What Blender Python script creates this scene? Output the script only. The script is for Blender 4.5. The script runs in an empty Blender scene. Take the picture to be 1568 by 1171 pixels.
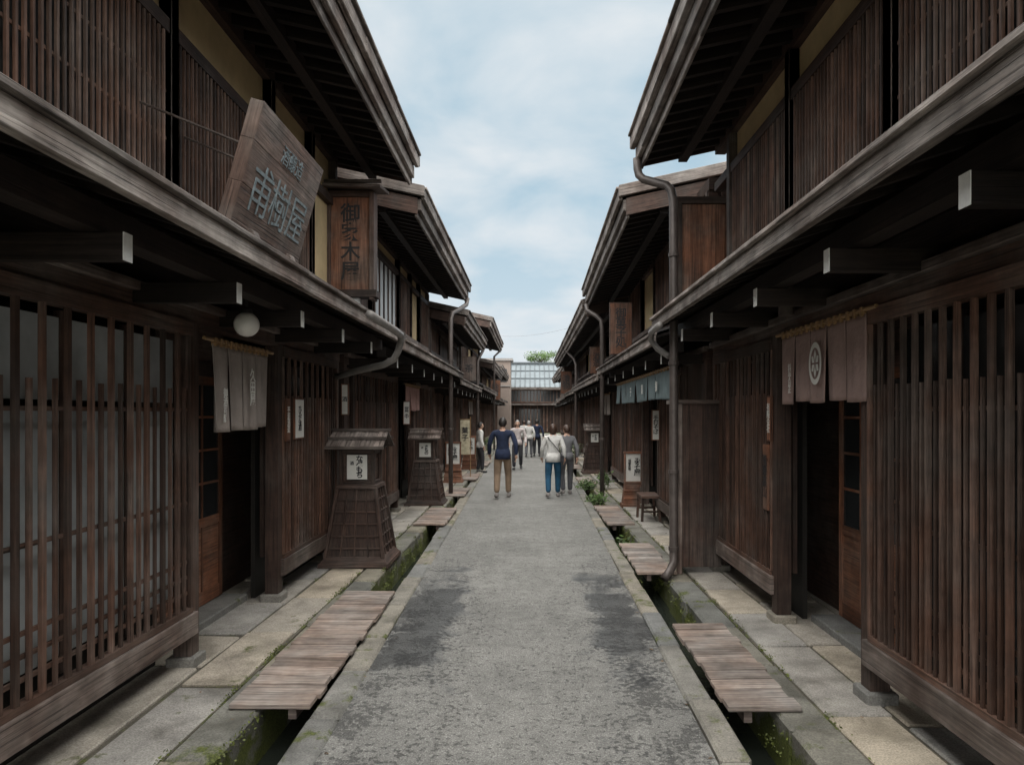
import bpy, bmesh, math, random
from mathutils import Vector, Matrix
R = random.Random(7)
scene = bpy.context.scene
col = scene.collection

# ------------------------------------------------------------------ materials
def newmat(name):
    m = bpy.data.materials.new(name); m.use_nodes = True
    nt = m.node_tree; b = nt.nodes['Principled BSDF']
    return m, nt, b
def ramp(nt, src, stops):
    r = nt.nodes.new('ShaderNodeValToRGB')
    el = r.color_ramp.elements
    while len(el) < len(stops): el.new(0.5)
    for e, (p, c) in zip(el, stops):
        e.position = p; e.color = (c[0], c[1], c[2], 1) if hasattr(c, '__len__') else (c, c, c, 1)
    nt.links.new(src, r.inputs[0]); return r
def mix(nt, a, b, fac, blend='MIX'):
    m = nt.nodes.new('ShaderNodeMix'); m.data_type = 'RGBA'; m.blend_type = blend
    for sock, v in ((m.inputs[0], fac), (m.inputs[6], a), (m.inputs[7], b)):
        if isinstance(v, (int, float)): sock.default_value = v
        elif isinstance(v, tuple): sock.default_value = (v[0], v[1], v[2], 1)
        else: nt.links.new(v, sock)
    return m.outputs[2]
def math_(nt, op, a, b=0.0, c=None):
    m = nt.nodes.new('ShaderNodeMath'); m.operation = op
    for i, v in enumerate((a, b, c)):
        if v is None: continue
        if isinstance(v, (int, float)): m.inputs[i].default_value = v
        else: nt.links.new(v, m.inputs[i])
    return m.outputs[0]
def mrange(nt, v, a, b, c=0.0, d=1.0):
    r = nt.nodes.new('ShaderNodeMapRange'); nt.links.new(v, r.inputs[0])
    for i, x in zip((1, 2, 3, 4), (a, b, c, d)): r.inputs[i].default_value = x
    return r.outputs[0]
def noise(nt, vec, scale, detail=5, rough=0.6, dist=0.0):
    n = nt.nodes.new('ShaderNodeTexNoise')
    n.inputs['Scale'].default_value = scale; n.inputs['Detail'].default_value = detail
    n.inputs['Roughness'].default_value = rough; n.inputs['Distortion'].default_value = dist
    nt.links.new(vec, n.inputs['Vector']); return n.outputs['Fac']
def bump(nt, b, h, strength, dist=0.01):
    bp = nt.nodes.new('ShaderNodeBump'); bp.inputs['Strength'].default_value = strength
    bp.inputs['Distance'].default_value = dist
    nt.links.new(h, bp.inputs['Height']); nt.links.new(bp.outputs[0], b.inputs['Normal'])

def wood(name, c1, c2, weather=None, wamt=0.5, rough=0.65, bs=0.5, tv=0.9, k=1.75):
    c1 = tuple(x*k for x in c1); c2 = tuple(x*k for x in c2)
    if weather: weather = tuple(min(.55, x*k) for x in weather)
    m, nt, b = newmat(name)
    uv = nt.nodes.new('ShaderNodeUVMap'); mp = nt.nodes.new('ShaderNodeMapping')
    mp.inputs['Scale'].default_value = (2.2, 42, 1); nt.links.new(uv.outputs[0], mp.inputs[0])
    g = noise(nt, mp.outputs[0], 1.0, 4, 0.65, 0.6)
    mp2 = nt.nodes.new('ShaderNodeMapping'); mp2.inputs['Scale'].default_value = (1.1, 95, 1); nt.links.new(uv.outputs[0], mp2.inputs[0])
    g2 = noise(nt, mp2.outputs[0], 1.0, 2, 0.6, 0.3)
    c = ramp(nt, g, [(0.3, c1), (0.72, c2)]).outputs[0]
    tc = nt.nodes.new('ShaderNodeTexCoord')
    if weather:
        big = noise(nt, tc.outputs['Object'], 1.7, 3, 0.6)
        mask = ramp(nt, big, [(0.5 - wamt * 0.25, 0.0), (0.75 - wamt * 0.2, 1.0)]).outputs[0]
        wc = ramp(nt, g, [(0.3, tuple(x * 0.4 for x in weather)), (0.7, weather)]).outputs[0]
        c = mix(nt, c, wc, mask)
    crack = ramp(nt, g2, [(0.33, 0.3), (0.43, 1.0)]).outputs[0]
    c = mix(nt, c, crack, 0.85, 'MULTIPLY')
    at = nt.nodes.new('ShaderNodeAttribute'); at.attribute_name = 'tone'
    t = math_(nt, 'MULTIPLY_ADD', at.outputs['Fac'], tv, 1 - tv / 2)
    blot = math_(nt, 'MULTIPLY_ADD', noise(nt, tc.outputs['Object'], 5.0, 3, 0.7), 1.5, 0.25)
    t = math_(nt, 'MULTIPLY', t, blot)
    cmb = nt.nodes.new('ShaderNodeCombineXYZ')
    for i in range(3): nt.links.new(t, cmb.inputs[i])
    c = mix(nt, c, cmb.outputs[0], 1.0, 'MULTIPLY')
    nt.links.new(c, b.inputs['Base Color'])
    rr = math_(nt, 'MULTIPLY_ADD', g, 0.3, rough - 0.15)
    nt.links.new(rr, b.inputs['Roughness'])
    b.inputs['Specular IOR Level'].default_value = 0.35
    bump(nt, b, math_(nt, 'ADD', g, math_(nt, 'MULTIPLY', crack, 0.6)), bs, 0.006)
    return m
def plain(name, c, rough=0.7, var=0.3, scale=6.0, metal=0.0, bs=0.15, fine=60):
    m, nt, b = newmat(name)
    tc = nt.nodes.new('ShaderNodeTexCoord')
    n1 = noise(nt, tc.outputs['Object'], scale, 4, 0.65)
    c0 = tuple(x * (1 - var) for x in c); c1 = tuple(min(1, x * (1 + var)) for x in c)
    r = ramp(nt, n1, [(0.3, c0), (0.7, c1)])
    nt.links.new(r.outputs[0], b.inputs['Base Color'])
    b.inputs['Roughness'].default_value = rough; b.inputs['Metallic'].default_value = metal
    if bs: bump(nt, b, noise(nt, tc.outputs['Object'], fine, 3), bs, 0.004)
    return m
def stone(name, c, moss=0.3, var=0.35):
    m, nt, b = newmat(name)
    tc = nt.nodes.new('ShaderNodeTexCoord'); o = tc.outputs['Object']
    n1 = noise(nt, o, 3.5, 6, 0.7); n2 = noise(nt, o, 90, 2, 0.7)
    cc = ramp(nt, n1, [(0.3, tuple(x * (1 - var) for x in c)), (0.5, c), (0.72, tuple(x * (1 + var) for x in c))]).outputs[0]
    sp = ramp(nt, n2, [(0.35, 0.72), (0.65, 1.18)]).outputs[0]
    cc = mix(nt, cc, sp, 1.0, 'MULTIPLY')
    at = nt.nodes.new('ShaderNodeAttribute'); at.attribute_name = 'tone'
    warm = mix(nt, (0.80, 0.82, 0.85), (1.16, 1.06, 0.91), at.outputs['Fac'])
    cc = mix(nt, cc, warm, 1.0, 'MULTIPLY')
    dm = ramp(nt, noise(nt, o, 1.6, 5, 0.65), [(0.50, 0.0), (0.62, 1.0)]).outputs[0]
    cc = mix(nt, cc, mix(nt, cc, (0.58, 0.58, 0.56), 1.0, 'MULTIPLY'), math_(nt, 'MULTIPLY', dm, 0.85))
    if moss:
        geo = nt.nodes.new('ShaderNodeNewGeometry'); sx = nt.nodes.new('ShaderNodeSeparateXYZ')
        nt.links.new(geo.outputs['Position'], sx.inputs[0])
        low = mrange(nt, sx.outputs[2], 0.05, -0.12)
        mn = noise(nt, o, 4.0, 5, 0.7)
        v = math_(nt, 'ADD', mn, math_(nt, 'MULTIPLY', low, 0.22))
        mk = ramp(nt, v, [(0.66 - moss * 0.1, 0.0), (0.76 - moss * 0.1, 1.0)]).outputs[0]
        mc = ramp(nt, n2, [(0.3, (0.03, 0.04, 0.01)), (0.7, (0.15, 0.17, 0.04))]).outputs[0]
        cc = mix(nt, cc, mc, mk)
    nt.links.new(cc, b.inputs['Base Color'])
    nt.links.new(math_(nt, 'MULTIPLY_ADD', dm, -0.3, 0.8), b.inputs['Roughness'])
    h = math_(nt, 'ADD', math_(nt, 'MULTIPLY', n1, 1.0), math_(nt, 'MULTIPLY', n2, 0.25))
    bump(nt, b, h, 0.6, 0.012)
    return m
def cloth(name, c, var=0.12):
    m, nt, b = newmat(name)
    tc = nt.nodes.new('ShaderNodeTexCoord'); o = tc.outputs['Object']
    n1 = noise(nt, o, 8, 4, 0.6)
    r = ramp(nt, n1, [(0.3, tuple(x * (1 - var) for x in c)), (0.7, tuple(x * (1 + var) for x in c))])
    nt.links.new(r.outputs[0], b.inputs['Base Color'])
    b.inputs['Roughness'].default_value = 0.9
    bump(nt, b, noise(nt, o, 14, 4, 0.6), 0.5, 0.03)
    return m

M = {}
M['dark'] = wood('dark_wood', (0.020, 0.0120, 0.0095), (0.070, 0.041, 0.031), (0.085, 0.068, 0.059), 0.2, k=1.45)
M['grille'] = wood('lattice_wood', (0.030, 0.0155, 0.011), (0.102, 0.054, 0.037), (0.11, 0.083, 0.07), 0.3, tv=1.1, k=1.5)
M['upgrille'] = wood('upper_lattice_wood', (0.035, 0.019, 0.013), (0.122, 0.066, 0.046), (0.14, 0.105, 0.087), 0.25, tv=1.1, k=1.4)
M['rail'] = wood('rail_wood', (0.038, 0.026, 0.021), (0.11, 0.079, 0.067), (0.20, 0.17, 0.152), 0.4, k=1.5)
M['weather'] = wood('weathered_wood', (0.040, 0.030, 0.025), (0.125, 0.096, 0.083), (0.24, 0.213, 0.195), 0.55, rough=0.8, bs=1.0, k=1.55)
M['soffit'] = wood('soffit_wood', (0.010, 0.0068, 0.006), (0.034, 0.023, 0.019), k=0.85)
M['red'] = wood('cedar_wood', (0.06, 0.025, 0.015), (0.19, 0.083, 0.047), (0.14, 0.1, 0.08), 0.2, k=1.6)
M['board'] = wood('plank_wood', (0.14, 0.098, 0.08), (0.37, 0.285, 0.235), (0.38, 0.34, 0.31), 0.45, rough=0.8, bs=1.0, tv=0.6, k=1.1)
M['signwood'] = wood('sign_wood', (0.07, 0.043, 0.034), (0.23, 0.148, 0.118), (0.30, 0.25, 0.22), 0.45, k=1.0, bs=1.0)
M['plaster'] = plain('ochre_plaster', (0.58, 0.44, 0.25), 0.9, 0.15, 3)
M['whitewash'] = plain('white_paint', (0.82, 0.82, 0.80), 0.8, 0.1, 20)
M['shoji'] = plain('paper_screen', (0.7, 0.72, 0.73), 0.6, 0.12, 2)
M['curtain'] = plain('grey_curtain', (0.40, 0.43, 0.44), 0.35, 0.3, 2.5)
M['roof'] = plain('roof_metal', (0.08, 0.075, 0.075), 0.6, 0.3, 3)
M['pipe'] = plain('pipe_brown', (0.10, 0.082, 0.075), 0.45, 0.25, 8, metal=0.2, bs=0.05)
M['pipegrey'] = plain('pipe_grey', (0.24, 0.225, 0.215), 0.5, 0.25, 8, metal=0.2, bs=0.05)
M['ink'] = plain('ink_black', (0.02, 0.02, 0.022), 0.6, 0.2, 9, bs=0)
M['carve'] = plain('carved_grey_blue', (0.22, 0.265, 0.285), 0.8, 0.5, 22, bs=0)
M['paper'] = plain('sign_paper', (0.72, 0.71, 0.67), 0.8, 0.06, 4, bs=0)
M['bamboo'] = plain('bamboo', (0.28, 0.17, 0.08), 0.5, 0.3, 8)
M['darkin'] = plain('dark_interior', (0.014, 0.012, 0.010), 0.9, 0.3, 3, bs=0)  # near-black backing sheets, shade of the unlit rooms put into the colour
M['black'] = plain('black_iron', (0.02, 0.02, 0.02), 0.5, 0.2, 8, bs=0)
M['kerb'] = stone('kerb_stone', (0.25, 0.245, 0.23), 0.6)
M['slab'] = stone('paving_slab', (0.42, 0.395, 0.36), 0.25, var=.3)
M['joint'] = stone('joint_earth', (0.12, 0.11, 0.09), 1.0)
M['channel'] = stone('channel_stone', (0.22, 0.215, 0.19), 0.95)
m, nt, b = newmat('window_glass'); b.inputs['Base Color'].default_value = (0.03, 0.032, 0.034, 1)
b.inputs['Roughness'].default_value = 0.12; M['glass'] = m
m, nt, b = newmat('opal_glass'); b.inputs['Base Color'].default_value = (0.85, 0.83, 0.79, 1); b.inputs['Roughness'].default_value = 0.3; M['opal'] = m
m, nt, b = newmat('channel_water'); b.inputs['Base Color'].default_value = (0.02, 0.024, 0.02, 1); b.inputs['Roughness'].default_value = 0.08
tc = nt.nodes.new('ShaderNodeTexCoord'); bump(nt, b, noise(nt, tc.outputs['Object'], 14, 4), 0.5, 0.02); M['water'] = m
def leafmat(name, c):
    m, nt, b = newmat(name)
    at = nt.nodes.new('ShaderNodeAttribute'); at.attribute_name = 'tone'
    r = ramp(nt, at.outputs['Fac'], [(0, tuple(x * 0.4 for x in c)), (1, tuple(x * 1.5 for x in c))])
    nt.links.new(r.outputs[0], b.inputs['Base Color']); b.inputs['Roughness'].default_value = 0.6
    return m
M['leaf'] = leafmat('leaf_green', (0.07, 0.12, 0.03))
M['moss'] = leafmat('moss_green', (0.10, 0.12, 0.022))
M['dryleaf'] = leafmat('dry_leaf', (0.16, 0.10, 0.05))
M['bark'] = plain('bark', (0.09, 0.065, 0.05), 0.9, 0.4, 8)
# road
m, nt, b = newmat('asphalt_road')
tc = nt.nodes.new('ShaderNodeTexCoord'); o = tc.outputs['Object']
sx = nt.nodes.new('ShaderNodeSeparateXYZ'); nt.links.new(o, sx.inputs[0])
fine = noise(nt, o, 110, 2, 0.8); med = noise(nt, o, 26, 4, 0.65); big = noise(nt, o, 0.9, 4, 0.6); mid = noise(nt, o, 7, 4, 0.7)
vor = nt.nodes.new('ShaderNodeTexVoronoi'); vor.inputs['Scale'].default_value = 62; nt.links.new(o, vor.inputs['Vector'])
base = ramp(nt, big, [(0.3, (0.225, 0.221, 0.208)), (0.7, (0.315, 0.309, 0.29))]).outputs[0]
base = mix(nt, base, ramp(nt, fine, [(0.3, 0.45), (0.7, 1.5)]).outputs[0], 1.0, 'MULTIPLY')
base = mix(nt, base, ramp(nt, mid, [(0.3, 0.78), (0.7, 1.16)]).outputs[0], 1.0, 'MULTIPLY')
base = mix(nt, base, ramp(nt, vor.outputs['Distance'], [(0.0, 1.35), (0.45, 0.75)]).outputs[0], 0.85, 'MULTIPLY')
ax = math_(nt, 'ABSOLUTE', math_(nt, 'ADD', sx.outputs[0], 0.07))
edge = mrange(nt, ax, 0.2, 0.9); near = mrange(nt, sx.outputs[1], 10.0, 6.0)
en = math_(nt, 'MULTIPLY', edge, near)
blot = noise(nt, o, 3.2, 5, 0.62)
pv = math_(nt, 'ADD', med, math_(nt, 'MULTIPLY', en, 0.075))
pv = math_(nt, 'ADD', pv, math_(nt, 'MULTIPLY', math_(nt, 'SUBTRACT', blot, 0.5), math_(nt, 'MULTIPLY_ADD', en, 0.75, 0.15)))
pit = ramp(nt, pv, [(0.575, 0.0), (0.65, 1.0)]).outputs[0]
base = mix(nt, base, mix(nt, base, (0.40, 0.40, 0.41), 1.0, 'MULTIPLY'), math_(nt, 'MULTIPLY', pit, 0.85))
b1 = math_(nt, 'SUBTRACT', 1.0, math_(nt, 'MULTIPLY', math_(nt, 'ABSOLUTE', math_(nt, 'SUBTRACT', ax, 0.86)), 2.4))
b2 = math_(nt, 'SUBTRACT', 1.0, math_(nt, 'MULTIPLY', math_(nt, 'ABSOLUTE', math_(nt, 'SUBTRACT', sx.outputs[1], 6.1)), 0.45))
wn = math_(nt, 'ADD', math_(nt, 'MULTIPLY', math_(nt, 'SUBTRACT', noise(nt, o, 1.5, 3, 0.6), 0.5), 2.4), math_(nt, 'MULTIPLY', math_(nt, 'SUBTRACT', med, 0.5), 0.8))
wv = math_(nt, 'ADD', math_(nt, 'MINIMUM', b1, b2), wn)
wet = ramp(nt, wv, [(0.26, 0.0), (0.55, 1.0)]).outputs[0]
base = mix(nt, base, mix(nt, base, (0.40, 0.41, 0.43), 1.0, 'MULTIPLY'), math_(nt, 'MULTIPLY', wet, 0.92))
nt.links.new(base, b.inputs['Base Color'])
nt.links.new(math_(nt, 'MULTIPLY_ADD', wet, -0.55, 0.85), b.inputs['Roughness'])
h = math_(nt, 'ADD', math_(nt, 'ADD', math_(nt, 'MULTIPLY', fine, 0.5), math_(nt, 'MULTIPLY', vor.outputs['Distance'], -0.4)), math_(nt, 'MULTIPLY', pit, -0.8))
bump(nt, b, h, 0.7, 0.008); M['road'] = m

# ------------------------------------------------------------------ mesh builder
class MB:
    def __init__(s, side=1): s.v = []; s.f = []; s.uv = []; s.t = []; s.s = side
    def hexa(s, P, tone=None):
        P = [Vector(p) for p in P]; k = len(s.v)
        ex, ey, ez = (P[1]-P[0]).length, (P[3]-P[0]).length, (P[4]-P[0]).length
        L = [ex, ey, ez]; la = L.index(max(L))
        bits = [(0,0,0),(1,0,0),(1,1,0),(0,1,0),(0,0,1),(1,0,1),(1,1,1),(0,1,1)]
        ru, rv = R.random()*50, R.random()*50
        t = R.random() if tone is None else tone
        for p in P: s.v.append((p.x*s.s, p.y, p.z))
        for f, ax in (((0,3,2,1),(0,1)),((4,5,6,7),(0,1)),((0,1,5,4),(0,2)),((1,2,6,5),(1,2)),((2,3,7,6),(0,2)),((3,0,4,7),(1,2))):
            a, b = ax
            if b == la: a, b = b, a
            s.f.append([k+i for i in f])
            s.uv.append([(bits[i][a]*L[a]+ru, bits[i][b]*L[b]+rv) for i in f]); s.t.append(t)
    def box(s, x0, x1, y0, y1, z0, z1, tone=None, M4=None):
        P = [(x0,y0,z0),(x1,y0,z0),(x1,y1,z0),(x0,y1,z0),(x0,y0,z1),(x1,y0,z1),(x1,y1,z1),(x0,y1,z1)]
        if M4: P = [M4 @ Vector(p) for p in P]
        s.hexa(P, tone)
    def slope(s, a0, z0, a1, z1, y0, y1, h, tone=None):
        s.hexa([(a0,y0,z0),(a1,y0,z1),(a1,y1,z1),(a0,y1,z0),(a0,y0,z0+h),(a1,y0,z1+h),(a1,y1,z1+h),(a0,y1,z0+h)], tone)
    def prism(s, prof, y0, y1):
        k = len(s.v); n = len(prof); t = R.random()
        for y in (y0, y1):
            for a, z in prof: s.v.append((a*s.s, y, z))
        s.f.append(list(range(k, k+n))); s.uv.append([(z, a) for a, z in prof]); s.t.append(t)
        s.f.append(list(range(k+2*n-1, k+n-1, -1))); s.uv.append([(z, a) for a, z in reversed(prof)]); s.t.append(t)
        for i in range(n):
            j = (i+1) % n
            s.f.append([k+i, k+n+i, k+n+j, k+j]); s.t.append(t)
            s.uv.append([(0, prof[i][1]), (y1-y0, prof[i][1]), (y1-y0, prof[j][1]), (0, prof[j][1])])
    def tube(s, pts, r, n=10, cap=True):
        pts = [Vector((p[0]*s.s, p[1], p[2])) for p in pts]; k = len(s.v); t = R.random()
        rs = r if hasattr(r, '__len__') else [r]*len(pts)
        pu = None
        for i, p in enumerate(pts):
            d = (pts[min(i+1, len(pts)-1)] - pts[max(i-1, 0)]).normalized()
            if pu is None: pu = d.orthogonal().normalized()
            u = (pu - d*pu.dot(d)).normalized(); pu = u; w = d.cross(u)
            for j in range(n):
                a = 2*math.pi*j/n; q = p + (u*math.cos(a)+w*math.sin(a))*rs[i]; s.v.append(tuple(q))
        for i in range(len(pts)-1):
            for j in range(n):
                j2 = (j+1) % n
                s.f.append([k+i*n+j, k+i*n+j2, k+(i+1)*n+j2, k+(i+1)*n+j]); s.t.append(t)
                s.uv.append([(i, j*.02), (i, j*.02+.02), (i+1, j*.02+.02), (i+1, j*.02)])
        if cap:
            for base in (k, k+(len(pts)-1)*n):
                s.f.append([base+j for j in range(n)]); s.t.append(t); s.uv.append([(0, 0)]*n)
    def quad(s, P, tone=None):
        k = len(s.v)
        for p in P: s.v.append((p[0]*s.s, p[1], p[2]))
        s.f.append([k, k+1, k+2, k+3][:len(P)]); s.uv.append([(0,0),(1,0),(1,1),(0,1)][:len(P)])
        s.t.append(R.random() if tone is None else tone)
    def build(s, name, mat, parent=None, bevel=0, smooth=False, recalc=True):
        if not s.v: return None
        me = bpy.data.meshes.new(name); me.from_pydata(s.v, [], s.f)
        uvl = me.uv_layers.new(name='UVMap')
        flat = [c for f in s.uv for p in f for c in p]
        uvl.data.foreach_set('uv', flat)
        at = me.attributes.new('tone', 'FLOAT', 'FACE'); at.data.foreach_set('value', s.t)
        if recalc:
            bm = bmesh.new(); bm.from_mesh(me); bmesh.ops.recalc_face_normals(bm, faces=bm.faces); bm.to_mesh(me); bm.free()
        me.materials.append(mat)
        if smooth: me.polygons.foreach_set('use_smooth', [True]*len(me.polygons))
        ob = bpy.data.objects.new(name, me); col.objects.link(ob)
        if parent: ob.parent = parent
        if bevel:
            md = ob.modifiers.new('bevel', 'BEVEL'); md.width = bevel; md.segments = 1; md.limit_method = 'ANGLE'
        return ob
def empty(name, loc=(0,0,0)):
    e = bpy.data.objects.new(name, None); e.empty_display_size = 0.2; e.location = loc; col.objects.link(e); return e
def text(body, size, mat4, mat, parent, name='lettering', vert=False, space=1.0, ext=0.003, bold=0.012):
    cu = bpy.data.curves.new(name, 'FONT'); cu.body = '\n'.join(body) if vert else body
    cu.size = size; cu.align_x = 'CENTER'; cu.align_y = 'CENTER'; cu.extrude = ext; cu.space_line = space
    cu.offset = size*bold
    t = bpy.data.objects.new(name, cu); col.objects.link(t)
    bpy.context.view_layer.update()
    dg = bpy.context.evaluated_depsgraph_get()
    me = bpy.data.meshes.new_from_object(t.evaluated_get(dg)); bpy.data.objects.remove(t)
    me.materials.clear(); me.materials.append(mat)
    ob = bpy.data.objects.new(name, me); col.objects.link(ob); ob.matrix_world = mat4
    if parent: ob.parent = parent
    return ob
def TM(loc, facing):
    rz = {'cam': 0, 'east': 90, 'west': -90, 'north': 180}[facing]
    return Matrix.Translation(loc) @ Matrix.Rotation(math.radians(rz), 4, 'Z') @ Matrix.Rotation(math.radians(90), 4, 'X')

# ------------------------------------------------------------------ ground, road, channels
def rl(y): return 1.08 + 0.017*min(max(y, 0), 22)
def rr_(y): return 0.96 + 0.009*min(max(y, 0), 22)
g = MB(); g.quad([(-400,-200,-0.46),(400,-200,-0.46),(400,600,-0.46),(-400,600,-0.46)])
g.build('ground', M['joint'], recalc=False)
rd = MB(); ys = [-8, 0, 4, 8, 12, 16, 22, 40, 58]
for a, b_ in zip(ys[:-1], ys[1:]):
    rd.hexa([(-rl(a),a,-.45),(rr_(a),a,-.45),(rr_(b_),b_,-.45),(-rl(b_),b_,-.45),(-rl(a),a,0),(rr_(a),a,0),(rr_(b_),b_,0),(-rl(b_),b_,0)])
rd.box(-14, 14, 58, 61.4, -.45, 0)
rd.build('road', M['road'])
def strip(side, fn, kw, outer):
    k = MB(side); y = -6
    while y < 57.5:
        L = R.uniform(0.7, 1.15); y2 = min(y+L, 57.8); dz = R.uniform(-.008, .008); dx = R.uniform(-.010, .010)
        a0, a1 = fn(y)+.002+dx, fn(y2-.014)+.002+dx
        k.hexa([(a0,y,-.44),(a0+kw,y,-.44),(a1+kw,y2-.014,-.44),(a1,y2-.014,-.44),(a0,y,.022+dz),(a0+kw,y,.022+dz),(a1+kw,y2-.014,.022+dz),(a1,y2-.014,.022+dz)])
        y = y2
    k.build('kerb', M['kerb'], bevel=0.016)
    w = MB(side); w.quad([(fn(0)+kw-.1,-6,-.27),(outer+.1,-6,-.27),(outer+.1,57.8,-.27),(fn(0)+kw-.1,57.8,-.27)])
    w.build('channel_water', M['water'], recalc=False)
    k = MB(side); y = -6
    while y < 57.5:
        L = R.uniform(0.6, 1.3); y2 = min(y+L, 57.8); dz = R.uniform(-.014, .012); dx = R.uniform(-.02, .02)
        k.box(outer+dx, outer+.26, y, y2-.014, -.44, .05+dz); y = y2
    k.build('channel_edge_stones', M['channel'], bevel=0.022)
    base = MB(side); base.box(outer+.262, 14, -6, 57.8, -.44, .03)
    e = empty('pavement'); base.build('bedding', M['joint'], e)
    p = MB(side); a = outer+.27
    rows = [a, a+.40, a+.98, a+1.6]
    for r0, r1 in zip(rows[:-1], rows[1:]):
        y = -6 + R.random()*.5
        while y < 57.5:
            y2 = min(y + R.uniform(0.7, 1.5), 57.8); j = lambda: R.uniform(-.022, .022); dz = R.uniform(-.008, .008)
            q = [(r0+.012+j()*.6,y+.014+j()),(r1-.012+j()*.6,y+.014+j()),(r1-.012+j()*.6,y2-.014+j()),(r0+.012+j()*.6,y2-.014+j())]
            p.hexa([(x,yy,-.02) for x,yy in q] + [(x,yy,.048+dz+R.uniform(-.003,.003)) for x,yy in q]); y = y2
    p.build('slabs', M['slab'], e, bevel=0.01)
    ms = MB(side)
    for c in range(260):
        cy = R.uniform(2.5, 17)
        if R.random() < .6: ca, cz = outer + R.uniform(-.03, .03), R.uniform(-.22, .05)
        elif R.random() < .5: ca, cz = fn(cy)+kw+R.uniform(-.015,.02), R.uniform(-.2, .0)
        else: ca, cz = outer+.265, .035
        for i in range(45):
            p0 = Vector((ca+R.gauss(0,.012), cy+R.gauss(0,.06), cz+R.gauss(0,.018)))
            u = Vector((R.gauss(0,1),R.gauss(0,1),R.gauss(0,1))).normalized(); w_ = u.orthogonal().normalized(); s_ = R.uniform(.005,.012)
            ms.quad([p0-u*s_,p0+w_*s_*.6,p0+u*s_,p0-w_*s_*.6])
    ms.build('moss', M['moss'], recalc=False)
    lf = MB(side)
    for c in range(40):
        cy = R.uniform(2.5, 16); ca = fn(cy)-abs(R.gauss(0,.05)) if R.random() < .6 else R.uniform(outer+.05, outer+.8)
        z = .006 if ca < fn(cy) else .066
        th = R.random()*6.28; s_ = R.uniform(.010,.022); u = Vector((math.cos(th),math.sin(th),R.uniform(-.1,.2)))*s_; w_ = Vector((-math.sin(th),math.cos(th),.1))*s_*.5
        p0 = Vector((ca,cy,z)); lf.quad([p0-u,p0+w_,p0+u,p0-w_])
    lf.build('fallen_leaves', M['dryleaf'], recalc=False)
strip(-1, rl, .19, 1.66)
strip(1, rr_, .17, 1.50)

def boards(side, a0, a1, y0, y1, n):
    e = empty('channel_cover_boards'); k = MB(side); w = (y1-y0)/n
    for i in range(n):
        ya = y0+i*w; dz = R.uniform(-.004, .006); s0, s1 = R.uniform(-.014, .014), R.uniform(-.014, .014); tl = R.uniform(-.004, .004)
        k.hexa([(a0+s0,ya+.004,.052+dz),(a1+s1,ya+.004,.056+dz+tl),(a1+s1,ya+w-.008,.056+dz),(a0+s0,ya+w-.008,.052+dz),
                (a0+s0,ya+.004,.085+dz),(a1+s1,ya+.004,.089+dz+tl),(a1+s1,ya+w-.008,.089+dz),(a0+s0,ya+w-.008,.085+dz)])
    k.build('planks', M['board'], e, bevel=0.005)
    k = MB(side)
    for a in (a0+.1, a1-.12): k.box(a, a+.05, y0+.04, y1-.04, -.02, .05)
    k.build('bearers', M['rail'], e)
boards(-1, 1.33, 1.83, 4.15, 6.8, 17)
boards(-1, 1.36, 1.86, 10.9, 12.8, 12)
boards(-1, 1.42, 1.9, 14.7, 16.2, 8)
boards(-1, 1.45, 1.9, 18.2, 20.0, 8)
boards(-1, 1.45, 1.9, 23, 25, 8)
boards(1, 1.19, 1.62, 4.1, 5.75, 11)
boards(1, 1.20, 1.62, 7.6, 9.3, 10)
boards(1, 1.22, 1.66, 10.9, 13.1, 12)
boards(1, 1.24, 1.66, 17.2, 19, 8)
boards(1, 1.24, 1.66, 22, 24, 8)

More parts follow.
